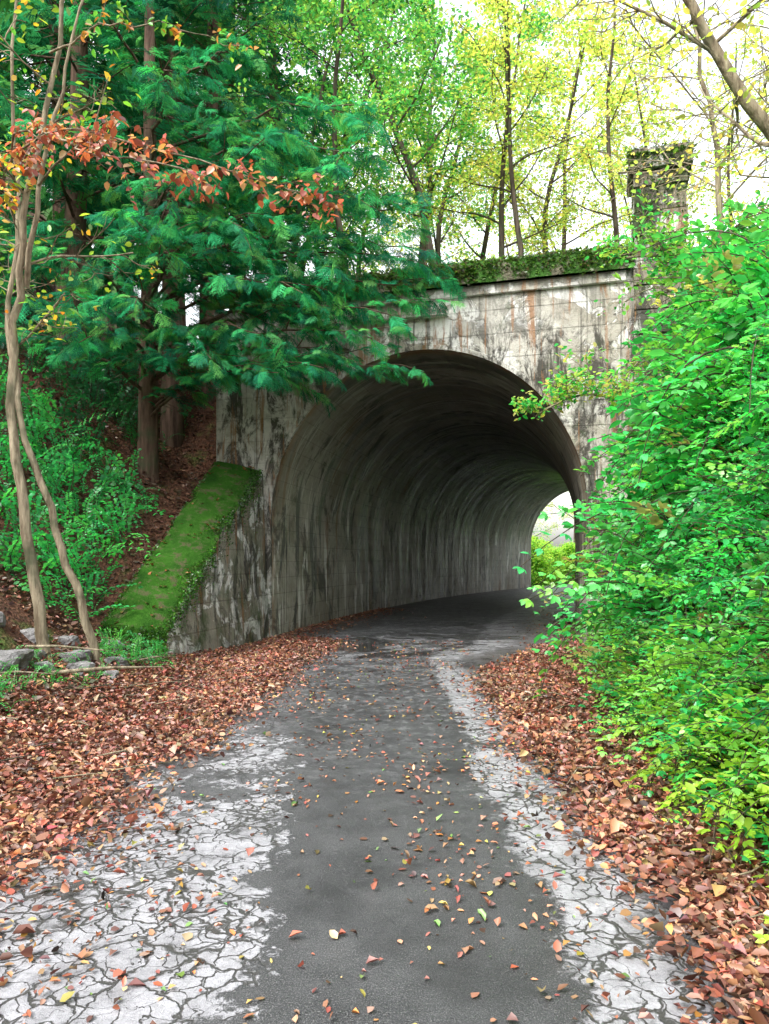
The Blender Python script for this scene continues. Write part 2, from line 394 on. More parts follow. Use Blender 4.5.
# ---------------------------------------------------------------- tunnel
tun=empty('tunnel')
NS=57;ss=np.linspace(0,28,NS)
Lp=[O0.copy()]
for i in range(1,NS):
    h=math.radians(10+22*ss[i]/28);Lp.append(Lp[-1]+(ss[1]-ss[0])*np.array([math.sin(h),math.cos(h)]))
Lp=np.array(Lp)
phi=np.radians(16+16*ss/28)
Rdir=np.stack([np.cos(phi),-np.sin(phi)],-1)
prof=[(0,z) for z in np.linspace(-.1,SPR,7)]
prof+=[(RAD-RAD*math.cos(t),SPR+3*math.sin(t)) for t in np.linspace(0,PI,41)[1:]]
prof+=[(W,z) for z in np.linspace(SPR,-.1,7)[1:]]
prof=np.array(prof)
arc=np.concatenate([[0],np.cumsum(np.linalg.norm(np.diff(prof,axis=0),axis=1))])
tot=arc[-1]
V=[];UVs=[]
for i in range(NS):
    for (a,z),ar in zip(prof,arc):
        p=Lp[i]+Rdir[i]*a
        V.append((p[0],p[1],z));UVs.append((ss[i],min(ar,tot-ar)))
F=gfaces(len(prof),NS)
t=MB();t.add(V,F[:,::-1],0,uv=UVs);t.obj('lining',[LINING],True,tun)
ZT=6.3;UL=-1.15;UR=7.4;TH=.6
w=MB()
th=np.linspace(PI,0,49)
au=RAD+RAD*np.cos(th);az=SPR+3*np.sin(th)
Vf=[];Ff=[]
for a,z in zip(au,az): Vf+= [wallp(a,0,z),wallp(a,0,ZT)]
for i in range(48): Ff.append((2*i,2*i+2,2*i+3,2*i+1))
w.add(Vf,Ff)
for a,b in ((UL,0),(W,UR)): w.add([wallp(a,0,-.2),wallp(b,0,-.2),wallp(b,0,ZT),wallp(a,0,ZT)],[(0,1,2,3)])
w.add([wallp(UL,TH,-.2),wallp(UL,0,-.2),wallp(UL,0,ZT),wallp(UL,TH,ZT)],[(0,1,2,3)])
w.add([wallp(UR,0,-.2),wallp(UR,TH,-.2),wallp(UR,TH,ZT),wallp(UR,0,ZT)],[(0,1,2,3)])
w.add([wallp(UL,0,ZT),wallp(UR,0,ZT),wallp(UR,TH,ZT),wallp(UL,TH,ZT)],[(0,1,2,3)])
w.obj('portal_wall',[CONC],False,tun)
def wbox(m,u0,u1,v0,v1,z0,z1,mat=0):
    m.box([wallp(u0,v0,z0),wallp(u1,v0,z0),wallp(u1,v1,z0),wallp(u0,v1,z0),wallp(u0,v0,z1),wallp(u1,v0,z1),wallp(u1,v1,z1),wallp(u0,v1,z1)],mat)
b=MB();wbox(b,UL-.02,6.40,-.07,-.002,6.10,6.28)
o=b.obj('string_course',[CONC],False,tun)
bv=o.modifiers.new('b','BEVEL');bv.width=.015
b=MB();wbox(b,1.45,3.40,-.16,-.002,5.80,5.90);wbox(b,1.45,1.57,-.13,-.002,5.36,5.798)
o=b.obj('name_panel_moulding',[CONC],False,tun)
b=MB();pr=[(0,z) for z in (0,.8,1.6)]+list(zip(au,az))+[(W,z) for z in (1.6,.8,0)]
Vr=[]
for a,z in pr:
    c=np.array([a-RAD,max(z-SPR,0)]);c=c/np.linalg.norm(c)
    if z<SPR: c=np.array([math.copysign(1,a-RAD),0])
    for off,v in ((0.,.05),(0.,-.02),(.07,-.02),(.09,.0)):
        Vr.append(wallp(a+c[0]*off,v,z+c[1]*off))
Fr=[]
for i in range(len(pr)-1):
    for k in range(3): Fr.append((i*4+k,i*4+k+1,i*4+4+k+1,i*4+4+k))
b.add(Vr,Fr);b.obj('arch_rim',[CONC],False,tun)
c=MB();us=np.linspace(UL-.1,6.5,90);prof2=[(-.16,6.28),(-.18,6.58),(-.12,6.66),(.25,6.70),(.7,6.66),(.72,6.28)]
Vc=[]
for u in us:
    for v,z in prof2:
        n=mnoise.noise((u*2.2,v*3,z*2))*.055+mnoise.noise((u*7,v*3,z*2))*.03
        Vc.append(wallp(u,v+n*.8,z+(n*1.2 if z>6.3 else 0)))
c.add(Vc,gfaces(6,90)[:,::-1])
k=9000
uu=rng.uniform(UL,6.5,k);vv=rng.uniform(-.17,.5,k)
hgt=vnoise(uu,uu*0,1.5,3.)
frnt=rng.random(k)<.5
vv2=np.where(frnt,-.17,vv);px,py=uv2xy(uu,vv2);hz=np.where(frnt,6.3+rng.random(k)**.5*.36-.12*(hgt>.1)*rng.random(k),6.66)
d=rdir(k,.6);d[:,2]=abs(d[:,2])*np.where(frnt,-.3,1)+.1;d[:,1]-=.5*frnt
c.stamp(L1V,L1F,np.stack([px,py,hz],-1),frames(d,rdir(k)),rng.uniform(.03,.08,k)*(1+np.maximum(0,hgt)*1.5),pick([(.06,.15,.02),(.10,.19,.03),(.10,.09,.05),(.03,.08,.015)],k),1)
c.obj('coping',[COPE,LEAF],True,tun)
b=MB();e=Lp[-1];rd=Rdir[-1]
Vf=[]
for a,z in zip(au,az):
    p=e+rd*a;Vf+=[(p[0],p[1],z),(p[0],p[1],7.2)]
b.add(Vf,Ff)
for a0,a1 in ((-6,0),(W,12)):
    p=e+rd*a0;q=e+rd*a1;b.add([(p[0],p[1],-.1),(q[0],q[1],-.1),(q[0],q[1],7.2),(p[0],p[1],7.2)],[(0,1,2,3)])
b.obj('far_portal_wall',[CONC],False,tun)

# wing (retaining) wall
ww=MB();n=60
ts=np.linspace(0,1,n);rows=[]
def wz(tt): return .50+2.85*np.minimum(tt,.94)
for tt in ts:
    y=10.0+3.98*tt;rows.append((y,xin(y),float(wz(tt))))
V=[]
for y,xi,zt in rows:
    n1=mnoise.noise((y*2,xi,1))*.05+mnoise.noise((y*6,xi,1))*.03
    n2=mnoise.noise((y*3,5,1))*.05
    V+=[(xi+.04,y,-.2),(xi-.04,y,zt*.5),(xi-.10+n1*.6,y,zt-.06+n2*.5),(xi-.16,y,zt+n1),(xi-.55,y,zt+.12+n2),(xi-.86,y,zt+.14-n1),(xi-.94,y,zt-.02),(xi-.94,y,-.2)]
Fw=gfaces(8,n)[:,::-1]
col=np.arange(len(Fw))%7
ww.add(V,Fw[(col<2)|(col>5)],0)
ww.add(V,Fw[(col>=2)&(col<=5)],1)
ww.add([V[0],V[1],V[6],V[7]],[(0,1,2,3)],1)
ww.add([V[1],V[2],V[5],V[6]],[(0,1,2,3)],1)
ww.add([V[2],V[3],V[4],V[5]],[(0,1,2,3)],1)
k=26000
tt=rng.random(k);f=rng.random(k)
x=-.10-.82*f;z=wz(tt)-.03+.15*f
drip=rng.random(k)<.16
x=np.where(drip,-.07+.0*f,x);z=np.where(drip,wz(tt)-rng.exponential(.14,k),z)
y=10.0+3.98*tt;X_=xin(y)+x
onend=rng.random(k)<.12
y=np.where(onend,9.99,y);z=np.where(onend,rng.uniform(-.05,.6,k),z);X_=np.where(onend,xin(10.0)-rng.random(k)*.94,X_)
d=rdir(k,.5);d[:,2]=abs(d[:,2])+.15;d[:,0]+=.5*drip
mc=pick([(.03,.12,.012),(.05,.19,.018),(.08,.24,.022),(.06,.09,.02)],k,.3)
vn=vnoise(X_,y,2.5,7.)+.6*vnoise(X_,y,7.,3.)
mc*=np.clip(.85+.9*vn,.25,1.7)[:,None]
kp=(vn>-.30)|(rng.random(k)<.15)
ww.stamp(L1V,L1F,np.stack([X_,y,z-.005],-1)[kp],frames(d,rdir(k))[kp],(rng.uniform(.02,.05,k)*(1+.5*np.clip(vn,0,1)))[kp],mc[kp],2)
k=110;tt=rng.random(k);y=10.0+3.98*tt;f=rng.random(k)
ww.stamp(CURLV,L2F,np.stack([xin(y)-.15-.7*f,y,wz(tt)+.02+.13*f],-1),frames(rdir(k,.2),np.array([[0,0,1.]])+rng.normal(0,.2,(k,3))),rng.uniform(.05,.10,k),pick([(.35,.12,.04),(.3,.17,.07),(.18,.08,.04)],k),3)
ww.obj('retaining_wall',[CONCW,MOSS,LEAF,DRY],True)

# pillar
p=MB()
def pring(uc,vc,hw,z): return [wallp(uc+a*hw,vc+bb*hw,z) for a,bb in ((-1,-1),(1,-1),(1,1),(-1,1))]
uc,vc=6.92,.30
def pbox(hw,z0,z1,mat=0): p.box(pring(uc,vc,hw,z0)+pring(uc,vc,hw,z1),mat)
zs=[0,2,4,5.2,5.6,6.0,6.4,6.8,7.2,7.6,7.85]
for i in range(len(zs)-1):
    pbox(.40+(.015 if i%2 else 0)+random.uniform(-.006,.006),zs[i],zs[i+1]-.025)
    pbox(.375,zs[i+1]-.025,zs[i+1])
pbox(.49,7.86,8.06);pbox(.44,8.061,8.2)
k=2400;d=rdir(k,.5);d[:,2]=abs(d[:,2])
aa=rng.uniform(-.5,.5,(k,2));side=rng.random(k)<.6
lowr=rng.random(k)**4
uu=uc+aa[:,0];vv=np.where(side,vc-.5+np.where(lowr>.12,.08,0),vc+aa[:,1]);px,py=uv2xy(uu,vv)
p.stamp(L1V,L1F,np.stack([px,py,np.where(side,8.08-lowr*2.2,8.19)],-1),frames(d,rdir(k)),rng.uniform(.03,.08,k),pick([(.06,.14,.02),(.08,.15,.03),(.03,.07,.02)],k),1)
o=p.obj('stone_pillar',[PILLAR,LEAF],False)

# ---------------------------------------------------------------- road
r=MB();rows=[]
for y in np.linspace(-6,11.2,50):
    rows.append(((np.interp(y,[-6,4,8,11.5],[-2.2,-2.1,-1.8,-1.95]),y),(np.interp(y,[-6,4,8,11.5],[1.55,1.5,1.6,2.9]),y),y,False))
for i in range(0,NS):
    a=Lp[i]+Rdir[i]*.02;bb=Lp[i]+Rdir[i]*(W-.02);rows.append((a,bb,12.8+ss[i],True))
for s_ in np.linspace(1,30,15):
    h=math.radians(32);dd=np.array([math.sin(h),math.cos(h)])*s_
    rows.append((Lp[-1]+dd,Lp[-1]+dd+Rdir[-1]*5,40.8+s_,True))
V=[];UVs=[];m_=13
for a,bb,l,ins in rows:
    a=np.array(a);bb=np.array(bb)
    for q in np.linspace(0,1,m_):
        P=a*(1-q)+bb*q
        lat=P[0] if not ins else (q-.5)*6*.75-.1
        V.append((P[0],P[1],.024-.02*(2*q-1)**2*(0 if ins else 1)));UVs.append((lat,l))
r.add(V,gfaces(m_,len(rows)),0,uv=UVs);r.obj('road',[ROAD])

# ---------------------------------------------------------------- leaf litter
LP=[(.36,.13,.08),(.30,.13,.085),(.20,.09,.065),(.44,.22,.12),(.34,.20,.14),(.12,.065,.05),(.46,.30,.16),(.34,.09,.06)]
lw=[.14,.18,.18,.13,.17,.13,.04,.03]
def litter(x,y,pal,wt,size,zoff=.03,tilt=.35):
    k=len(x);z=np.where(np.abs(x+.15)<1.75,.025,terrain(x,y))
    d=rdir(k,.25);nr=np.array([[0,0,1.]])+rng.normal(0,tilt,(k,3))
    m=MB();sz=rng.uniform(*size,k)*np.where(rng.random(k)<.12,1.5,1)
    cl=pick(pal,k,.32,wt)*(1+.45*vnoise(x,y,1.3,2.))[:,None]
    m.stamp(CURLV,L2F,np.stack([x,y,z+zoff*rng.random(k)],-1),frames(d,nr),sz[:,None]*np.stack([rng.uniform(.6,1.5,k),np.ones(k),rng.uniform(.1,2.8,k)],-1),cl,0)
    return m
def bandl(k):
    y=1.5+13*rng.random(k*2)**1.25
    xe=np.interp(y,[0,3,4.6,8.5,12,14.5],[-2.0,-1.9,-1.78,-1.48,-1.2,-1.1])+rng.normal(0,.24,k*2)+vnoise(y,y*0,1.1,5.)*.28
    x=xe-np.abs(rng.exponential(1.1,k*2))
    ok=(x>np.where(y>10.0,xin(y)+.03,-6.5));return x[ok][:k],y[ok][:k]
def bandr(k):
    y=1.5+13.5*rng.random(k*2)**1.25
    xe=np.interp(y,[0,4,8.5,10,12,16],[1.28,1.26,1.22,1.6,2.5,3.8])+rng.normal(0,.16,k*2)+vnoise(y,y*0,1.1,15.)*.15
    x=xe+np.abs(rng.exponential(.55,k*2));return x[:k],y[:k]
x1,y1=bandl(60000);x2,y2=bandr(42000)
u,v=xy2uv(x1,y1);ok=v<-.05;x1,y1=x1[ok],y1[ok]
litter(np.concatenate([x1,x2]),np.concatenate([y1,y2]),LP,lw,(.028,.060),.05,.55).obj('leaf_litter',[DRY])
k=7500;y=1.5+12*rng.random(k)**1.2;x=rng.uniform(-1.9,1.4,k)
dens=vnoise(x,y*.7,1.2,9.)
ok=rng.random(k)<np.clip(.42+dens*1.1,.10,1);x=x[ok];y=y[ok]
RP=LP+[(.50,.38,.10),(.16,.28,.08),(.50,.22,.07)]
litter(x,y,RP,[.12,.12,.1,.14,.12,.08,.10,.04,.05,.05,.08],(.014,.046),.006,.2).obj('fallen_leaves',[DRY])
k=3200;s_=rng.uniform(0,9,k);side=rng.random(k)<.6
ii=np.clip((s_/28*(NS-1)).astype(int),0,NS-1);off=np.abs(rng.exponential(.25,k))+.05
a=np.where(side,off,W-off);P=Lp[ii]+Rdir[ii]*a[:,None]+rng.uniform(-.25,.25,(k,1))*EV[None]
m=MB();m.stamp(CURLV,L2F,np.stack([P[:,0],P[:,1],.03+.02*rng.random(k)],-1),frames(rdir(k,.2),np.array([[0,0,1.]])+rng.normal(0,.3,(k,3))),rng.uniform(.04,.08,k),pick(LP,k,.25,lw),0)
m.obj('tunnel_leaf_litter',[DRY])
k=30000;x=rng.uniform(-12,-3,k);y=rng.uniform(6,24,k);z=terrain(x,y)
ok=(x<np.where(y>9.9,xin(np.clip(y,10,14))-.97,-3));x,y,z=x[ok],y[ok],z[ok];k=len(x)
m=MB();m.stamp(CURLV,L2F,np.stack([x,y,z+.05*rng.random(k)],-1),frames(rdir(k,.3),np.array([[.3,0,1.]])+rng.normal(0,.4,(k,3))),rng.uniform(.06,.12,k),pick([(.16,.08,.055),(.20,.11,.07),(.09,.05,.035),(.13,.10,.07)],k,.3),0)
m.obj('slope_leaf_litter',[DRY])
m=MB()
for i in range(150):
    sd=random.random()<.7
    y0=random.uniform(2.5,10);x0=random.uniform(-4.2,-1.8) if sd else random.uniform(1.25,1.9)
    a=random.uniform(0,6.28);L=random.uniform(.1,.6);z0=float(terrain(x0,y0))+.06
    m.tube([(x0,y0,z0),(x0+math.cos(a)*L*.5,y0+math.sin(a)*L*.5,z0+.03),(x0+math.cos(a+.3)*L,y0+math.sin(a+.3)*L,z0)],[.007,.005,.002],4,random.randint(0,1))
for (x0,y0,a,L,r0) in [(-3.3,7.3,.4,1.1,.022),(-3.9,8.0,-.3,.9,.018),(-3.0,8.8,.9,.7,.014),(-3.6,6.6,.2,.6,.012)]:
    z0=float(terrain(x0,y0))+.1
    m.tube([(x0,y0,z0),(x0+math.cos(a)*L*.5,y0+math.sin(a)*L*.5,z0+.02),(x0+math.cos(a+.2)*L,y0+math.sin(a+.2)*L,z0-.03)],[r0,r0*.8,r0*.4],6,1)
m.obj('fallen_twigs',[BARK,BARKP])

# ---------------------------------------------------------------- understory shrubs
def stemtemplate(L=1.0,n=16,ls=.09,droop=.5,tri=True,seed=0):
    R=np.random.default_rng(seed);m=MB()
    t=np.linspace(0,1,9)
    P=np.stack([R.normal(0,.04)*t+0.05*np.sin(t*4+seed),t*L*.8,L*(.75*t-droop*1.2*t**2)],-1)
    m.tube(P,np.linspace(.008,.003,9)*1,3,1,(.10,.08,.03))
    for i in range(n):
        q=.12+.88*(i+.5)/n;p=np.array([np.interp(q,t,P[:,c]) for c in range(3)])
        sd=1 if i%2 else -1
        base=np.array([sd*1.0,.45+R.normal(0,.2),R.normal(.05,.25)]);base/=np.linalg.norm(base)
        offs=[(0,1.0),(.9,.85),(-.9,.85)] if tri else [(0,1)]
        pet=p+base*ls*.5*(1 if tri else .2)
        for an,sc in offs:
            c_,s2=math.cos(an),math.sin(an)
            d=np.array([base[0]*c_-base[1]*s2,base[0]*s2+base[1]*c_,base[2]-.25])
            nr=np.array([[R.normal(0,.3),R.normal(0,.3)-.2,1.]])
            v_=.75+.5*R.random()
            m.stamp(L2V,L2F,[pet],frames(d[None],nr),[ls*sc*(.7+.6*R.random())],[(v_,v_,v_)],0)
    return np.concatenate(m.V),np.concatenate(m.F),np.concatenate(m.M),np.concatenate(m.C)
ST=[stemtemplate(1.0,17,.072,.55,True,1),stemtemplate(1.1,21,.060,.75,True,2),stemtemplate(.9,18,.09,.4,False,3),stemtemplate(1.0,25,.058,.6,False,4),stemtemplate(1.2,19,.070,.9,True,5)]
def stampstems(m,pos,R,sc,col,which=None):
    k=len(pos);idx=rng.integers(0,len(ST),k) if which is None else rng.choice(which,k)
    for j,(V,F,M,C) in enumerate(ST):
        q=idx==j
        if not q.any(): continue
        kk=q.sum();n=len(V)
        Wv=np.einsum('kij,knj->kni',R[q],V[None]*np.asarray(sc)[q][:,None,None])+pos[q][:,None]
        FF=(F[None]+(np.arange(kk)*n)[:,None,None]).reshape(-1,4)
        MM=np.tile(M,kk)
        leafv=np.zeros(n,bool);leafv[np.unique(F[M==0])]=True
        CC=np.where(leafv[None,:,None],C[None]*col[q][:,None,:],C[None]).reshape(-1,3)
        for mt in (0,1):
            s_=MM==mt
            m.F.append(FF[s_]+m.n);m.M.append(np.full(s_.sum(),mt))
        m.V.append(Wv.reshape(-1,3));m.C.append(CC);m.UV.append(np.zeros((kk*n,2)));m.n+=kk*n
def shrubmass(k,xs,ys,out,pal,wt,sc,colfun=None,spr=.45):
    z=terrain(xs,ys)
    d=out+rng.normal(0,spr,(k,3));nr=np.array([[0,0,1.]])+rng.normal(0,.25,(k,3))
    m=MB();col=pick(pal,k,.2,wt)
    if colfun is not None: col=colfun(xs,ys,z,col)
    stampstems(m,np.stack([xs,ys,z+.02],-1),frames(d,nr),sc,col)
    return m
G=[(.045,.46,.13),(.07,.56,.15),(.12,.62,.16),(.26,.64,.13),(.03,.28,.09)]
gw=[.26,.28,.22,.14,.10]
k=5400
ys=rng.uniform(2.6,13.0,k);xb=np.interp(ys,XRY,XRX)
f=rng.random(k);capy=np.interp(ys,CPY,CPX)
xs=xb+np.where(f<.72,(f/.72)**1.1*capy/2.6,capy/2.6+np.abs(rng.normal(0,1.4,k)))
def cf(x,y,z,c):
    yl=np.clip(1.2-z*.8-(y-3)*.09,0,1)*(rng.random(len(x))<.65)
    c=c*(1-yl[:,None])+np.array([[.42,.66,.07]])*yl[:,None]*(.7+.5*rng.random((len(x),1)))
    c=c*(1+.45*vnoise(y,z,.9,3.))[:,None]
    br=rng.random(len(x))<.025
    c[br]=(.38,.20,.10);return c
m=shrubmass(k,xs,ys,np.array([[-.85,-.45,.30]]),G,gw,rng.uniform(.40,.88,k),cf,.55)
m.obj('shrub',[LEAF,BARK])
k=1000;ys=rng.uniform(6.2,12.0,k);xb=np.interp(ys,XRY,XRX)
capy=np.interp(ys,CPY,CPX);xs=xb+capy/2.6*rng.random(k)**.6+rng.exponential(.5,k)*(rng.random(k)<.5)
m=MB();z=terrain(xs,ys)+rng.random(k)**1.5*.5
d=np.array([[-.85,-.45,.35]])+rng.normal(0,.5,(k,3))
stampstems(m,np.stack([xs,ys,z],-1),frames(d,np.array([[0,0,1.]])+rng.normal(0,.3,(k,3))),rng.uniform(.8,1.6,k),pick([(.05,.46,.12),(.12,.56,.14),(.26,.58,.11),(.45,.40,.14)],k,.2,[.42,.35,.19,.04]),None)
m.obj('shrub',[LEAF,BARK])
def plants(k,x0,x1,y0,y1,sc,pal,name,up=.7):
    xs=rng.uniform(x0,x1,k);ys=rng.uniform(y0,y1,k)
    ok=xs<np.where(ys>9.9,xin(np.clip(ys,10,14))-.97,-2.6);xs,ys=xs[ok],ys[ok];k=len(xs)
    m=shrubmass(k,xs,ys,np.array([[.2,-.4,up]]),pal,None,rng.uniform(*sc,k));m.obj(name,[LEAF,BARK])
plants(480,-6.8,-4.0,9.6,12.8,(.5,1.1),[(.04,.34,.11),(.05,.44,.13),(.10,.50,.13)],'shrub')
plants(150,-4.2,-3.1,5.4,7.2,(.15,.36),[(.06,.42,.12),(.12,.50,.12)],'weeds',.5)
plants(60,-3.8,-2.9,7.2,8.4,(.15,.3),[(.06,.42,.12),(.12,.50,.12)],'weeds',.5)
plants(130,-3.5,-2.8,8.6,10.0,(.18,.45),[(.07,.42,.11),(.16,.50,.12)],'weeds',.7)
plants(420,-10,-5,12.8,18,(.6,1.3),[(.015,.11,.045),(.02,.16,.06)],'shrub')
plants(250,-8,-4.3,13.5,18,(.4,.9),[(.02,.15,.05),(.03,.20,.06)],'shrub')

# ---------------------------------------------------------------- rocks
def rock(x,y,sx,sy,sz,seed,z=None):
    bm=bmesh.new();bmesh.ops.create_icosphere(bm,subdivisions=3,radius=1)
    for v in bm.verts:
        p=v.co.copy();n=mnoise.noise(p*1.1+Vector((seed,seed*2,0)))*.5+mnoise.noise(p*3+Vector((seed,0,0)))*.18
        q=p*(1+n);q.x=math.copysign(min(abs(q.x),.85),q.x);q.z=min(q.z,.7);v.co=(q.x*sx,q.y*sy,q.z*sz)
    me=bpy.data.meshes.new('rock');bm.to_mesh(me);bm.free();me.materials.append(ROCK)
    zz=float(terrain(x,y)) if z is None else z
    mkobj('rock',me,loc=(x,y,zz+sz*.45),rz=seed)
for i,(x,y,a,b_,c_) in enumerate([(-3.72,7.3,.24,.19,.17),(-3.25,7.9,.17,.14,.12),(-3.45,8.3,.2,.16,.13),(-3.15,8.7,.14,.12,.10),(-4.05,8.5,.2,.16,.13),(-3.0,9.3,.13,.1,.09),(-3.85,9.0,.14,.12,.11),(-4.3,8.0,.2,.18,.16),(-3.45,9.4,.16,.12,.12),(-3.0,8.1,.10,.08,.08),(-3.5,7.6,.12,.1,.09),(-3.75,7.9,.13,.11,.1)]):
    rock(x,y,a,b_,c_,i*1.7+1)

# ---------------------------------------------------------------- trees
def curve(p0,d,L,n,wander,grav,R):
    P=[np.array(p0,float)];d=np.array(d,float);d/=np.linalg.norm(d)
    for i in range(n):
        d=d+R.normal(0,wander,3)+np.array([0,0,grav]);d/=np.linalg.norm(d);P.append(P[-1]+d*L/n)
    return np.array(P),d
def decid(seed,h=10,r0=.12,lo=.35,nl=9,limb=.38,lsz=.1,pal=G,wt=None,per=9,spread=.28,bark=0,path=None,leaf2=False,thin=1.0,rlimb=.45,aim=None):
    R=np.random.default_rng(seed);m=MB();tips=[]
    if path is None:
        P,_=curve((0,0,-.3),(R.normal(0,.09),R.normal(0,.09),1),h,14,.07,.02,R)
    else: P=np.array(path,float)
    t=np.linspace(0,1,len(P));m.tube(P,r0*(1-t*.85)**.9+.006,8,bark)
    tips.append(P[-1])
    for i in range(nl):
        q=lo+(1-lo)*(i+R.random()*.6)/nl;q=min(q,.98)
        p=np.array([np.interp(q,t,P[:,c]) for c in range(3)])
        an=i*2.4+R.normal(0,.4);L=h*limb*(1.15-q*.75)*R.uniform(.7,1.2)
        B,_=curve(p,(math.cos(an),math.sin(an),R.uniform(.3,.9)),L,8,.12,.015,R)
        rb=r0*(1-q*.8)*rlimb
        m.tube(B,np.linspace(rb,.008,9),5,bark)
        for j in range(8):
            qq=.2+.8*j/8;pp=B[min(int(qq*8),8)]
            dd=np.array([math.cos(an+R.choice([-1,1])*R.uniform(.4,1.3)),math.sin(an+R.choice([-1,1])*R.uniform(.4,1.3)),R.uniform(-.1,.6)])
            T,_=curve(pp,dd,L*R.uniform(.25,.55),5,.18,-.02,R)
            m.tube(T,np.linspace(max(rb*.3,.008),.004,6),3,bark)
            for tp in T[1:]: tips.append(tp)
            for _ in range(2):
                b2=T[R.integers(1,5)];T2,_d=curve(b2,R.normal(0,1,3)+dd*.8,L*.18,3,.2,-.03,R)
                m.tube(T2,np.linspace(.006,.003,4),3,bark);tips+=list(T2[1:])
    tips=np.array(tips)
    keep=R.random(len(tips))<thin;tips=tips[keep]
    P=np.repeat(tips,per,0)+R.normal(0,spread*.5,(len(tips)*per,3))*np.array([1,1,.6]);k=len(P)
    cc=pick(pal,k,.22,wt)
    d=rdir(k,.5);d[:,2]-=.2
    nr=np.array([[0,0,1.]])+rng.normal(0,.5,(k,3))
    m.stamp(L2V if leaf2 else L1V,L2F if leaf2 else L1F,P,frames(d,nr),rng.uniform(.7,1.3,k)*lsz,cc,3)
    return m
TM=[BARK,BARKP,BARKC,LEAFD]
YG=[(.46,.60,.14),(.60,.66,.18),(.32,.52,.13),(.66,.60,.18),(.18,.38,.09)]
MG=[(.09,.38,.11),(.17,.46,.12),(.06,.27,.08),(.30,.50,.11)]
tv=[decid(11,10,.10,.30,11,.34,.105,YG,[.3,.28,.22,.1,.1],5).mesh('deciduous_tree',TM),
    decid(12,11,.09,.35,10,.30,.10,YG,[.25,.3,.2,.15,.1],4).mesh('deciduous_tree',TM),
    decid(13,9,.08,.25,10,.36,.10,MG,None,7).mesh('deciduous_tree',TM),
    decid(14,12,.11,.35,12,.30,.11,MG,None,6).mesh('deciduous_tree',TM)]
def tree(me,x,y,rz=None,sc=1,name='deciduous_tree',dz=0):
    mkobj(name,me,loc=(x,y,float(terrain(x,y))+dz),rz=random.uniform(0,6.28) if rz is None else rz,sc=sc)
for x,y,i,s_ in [(1.75,17.5,3,1),(2.9,18.6,0,.95),(3.6,18,1,.9),(-.5,17.5,2,1.1),(.6,19.5,3,1.1),(4.8,20.5,0,1.0),(6.2,19,1,.9),(7.6,21.5,0,.9),(9.4,19.5,1,.75),(5.5,24.5,1,1.1),(2.2,24,0,1.2),(-1.6,22,2,1.3),(9.2,27,0,.9),(3.5,29,3,1.2),(-.5,28,0,1.3),(14,23,0,.7),(6,33,0,1.0),(-4,25,3,1.3),(-3,19.5,2,1.2),(-6,29,3,1.4),(-10,27,2,1.5),(1.2,35,1,1.4)]:
    tree(tv[i],x,y,sc=s_)
for x,y,i in [(15,58,1),(19,62,0),(11,62,2),(23,66,3),(14,72,0),(20,76,1)]:
    tree(tv[i],x,y,sc=1.2)
tb=decid(15,3.0,.05,.05,12,.5,.16,[(.46,.66,.14),(.38,.60,.12),(.22,.48,.11)],None,9,.5).mesh('bush',TM)
for x,y in [(9.2,46.5),(10.6,47.5),(12,49),(13.4,51),(11,51),(15,54),(9.5,50),(12.4,54),(17,57)]:
    tree(tb,x,y,sc=random.uniform(.7,1.2),name='bush')
for x,y in [(.5,16.5),(2.5,17),(4.3,17.2),(-.8,18.5),(5.8,18),(1.5,21),(7.5,18.5),(3.6,22),(6.5,23)]:
    tree(tb,x,y,sc=random.uniform(.35,.6),name='bush')
def spray(full=True):
    m=MB()
    m.add([(-.008,0,0),(.008,0,0),(.004,1,-.12),(-.004,1,-.12)],[(0,1,2,3)],0,(.6,.55,.5))
    nb=7
    for i in range(nb):
        q=.06+.9*i/nb;L=(.50*(1-q)**.6+.06)*(.7+.6*((i*37)%10)/10)
        for sd in (-1,1):
            b=np.array([0,q+(.05 if sd>0 else 0),-.12*q*q]);d=unit(np.array([sd*.72,.75,-.16-.12*((i*7+sd)%3)]))
            if full:
                nsub=4
                for jx in range(nsub):
                    qq=(jx+.5)/nsub;bp=b+d*L*qq+np.array([0,0,-.08*qq*qq])
                    for s2 in (-1,1):
                        d2=unit(d+np.array([d[1]*s2,-d[0]*s2,0])*.6);d2[2]-=.15
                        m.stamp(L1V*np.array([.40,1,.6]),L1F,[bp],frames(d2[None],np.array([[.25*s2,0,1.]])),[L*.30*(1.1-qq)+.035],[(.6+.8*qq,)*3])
                m.stamp(L1V*np.array([.16,1,.5]),L1F,[b],frames(d[None],np.array([[0,0,1.]])),[L*1.12],[(.8,)*3])
            else:
                m.stamp(L1V*np.array([.42,1,1]),L1F,[b],frames(d[None],np.array([[0,0,1.]])),[L],[(.9,)*3])
    return np.concatenate(m.V),np.concatenate(m.F),np.concatenate(m.C)
SPF=spray(True);SPS=spray(False)
CG=[(.025,.17,.085),(.035,.24,.11),(.05,.31,.12),(.10,.32,.09)]
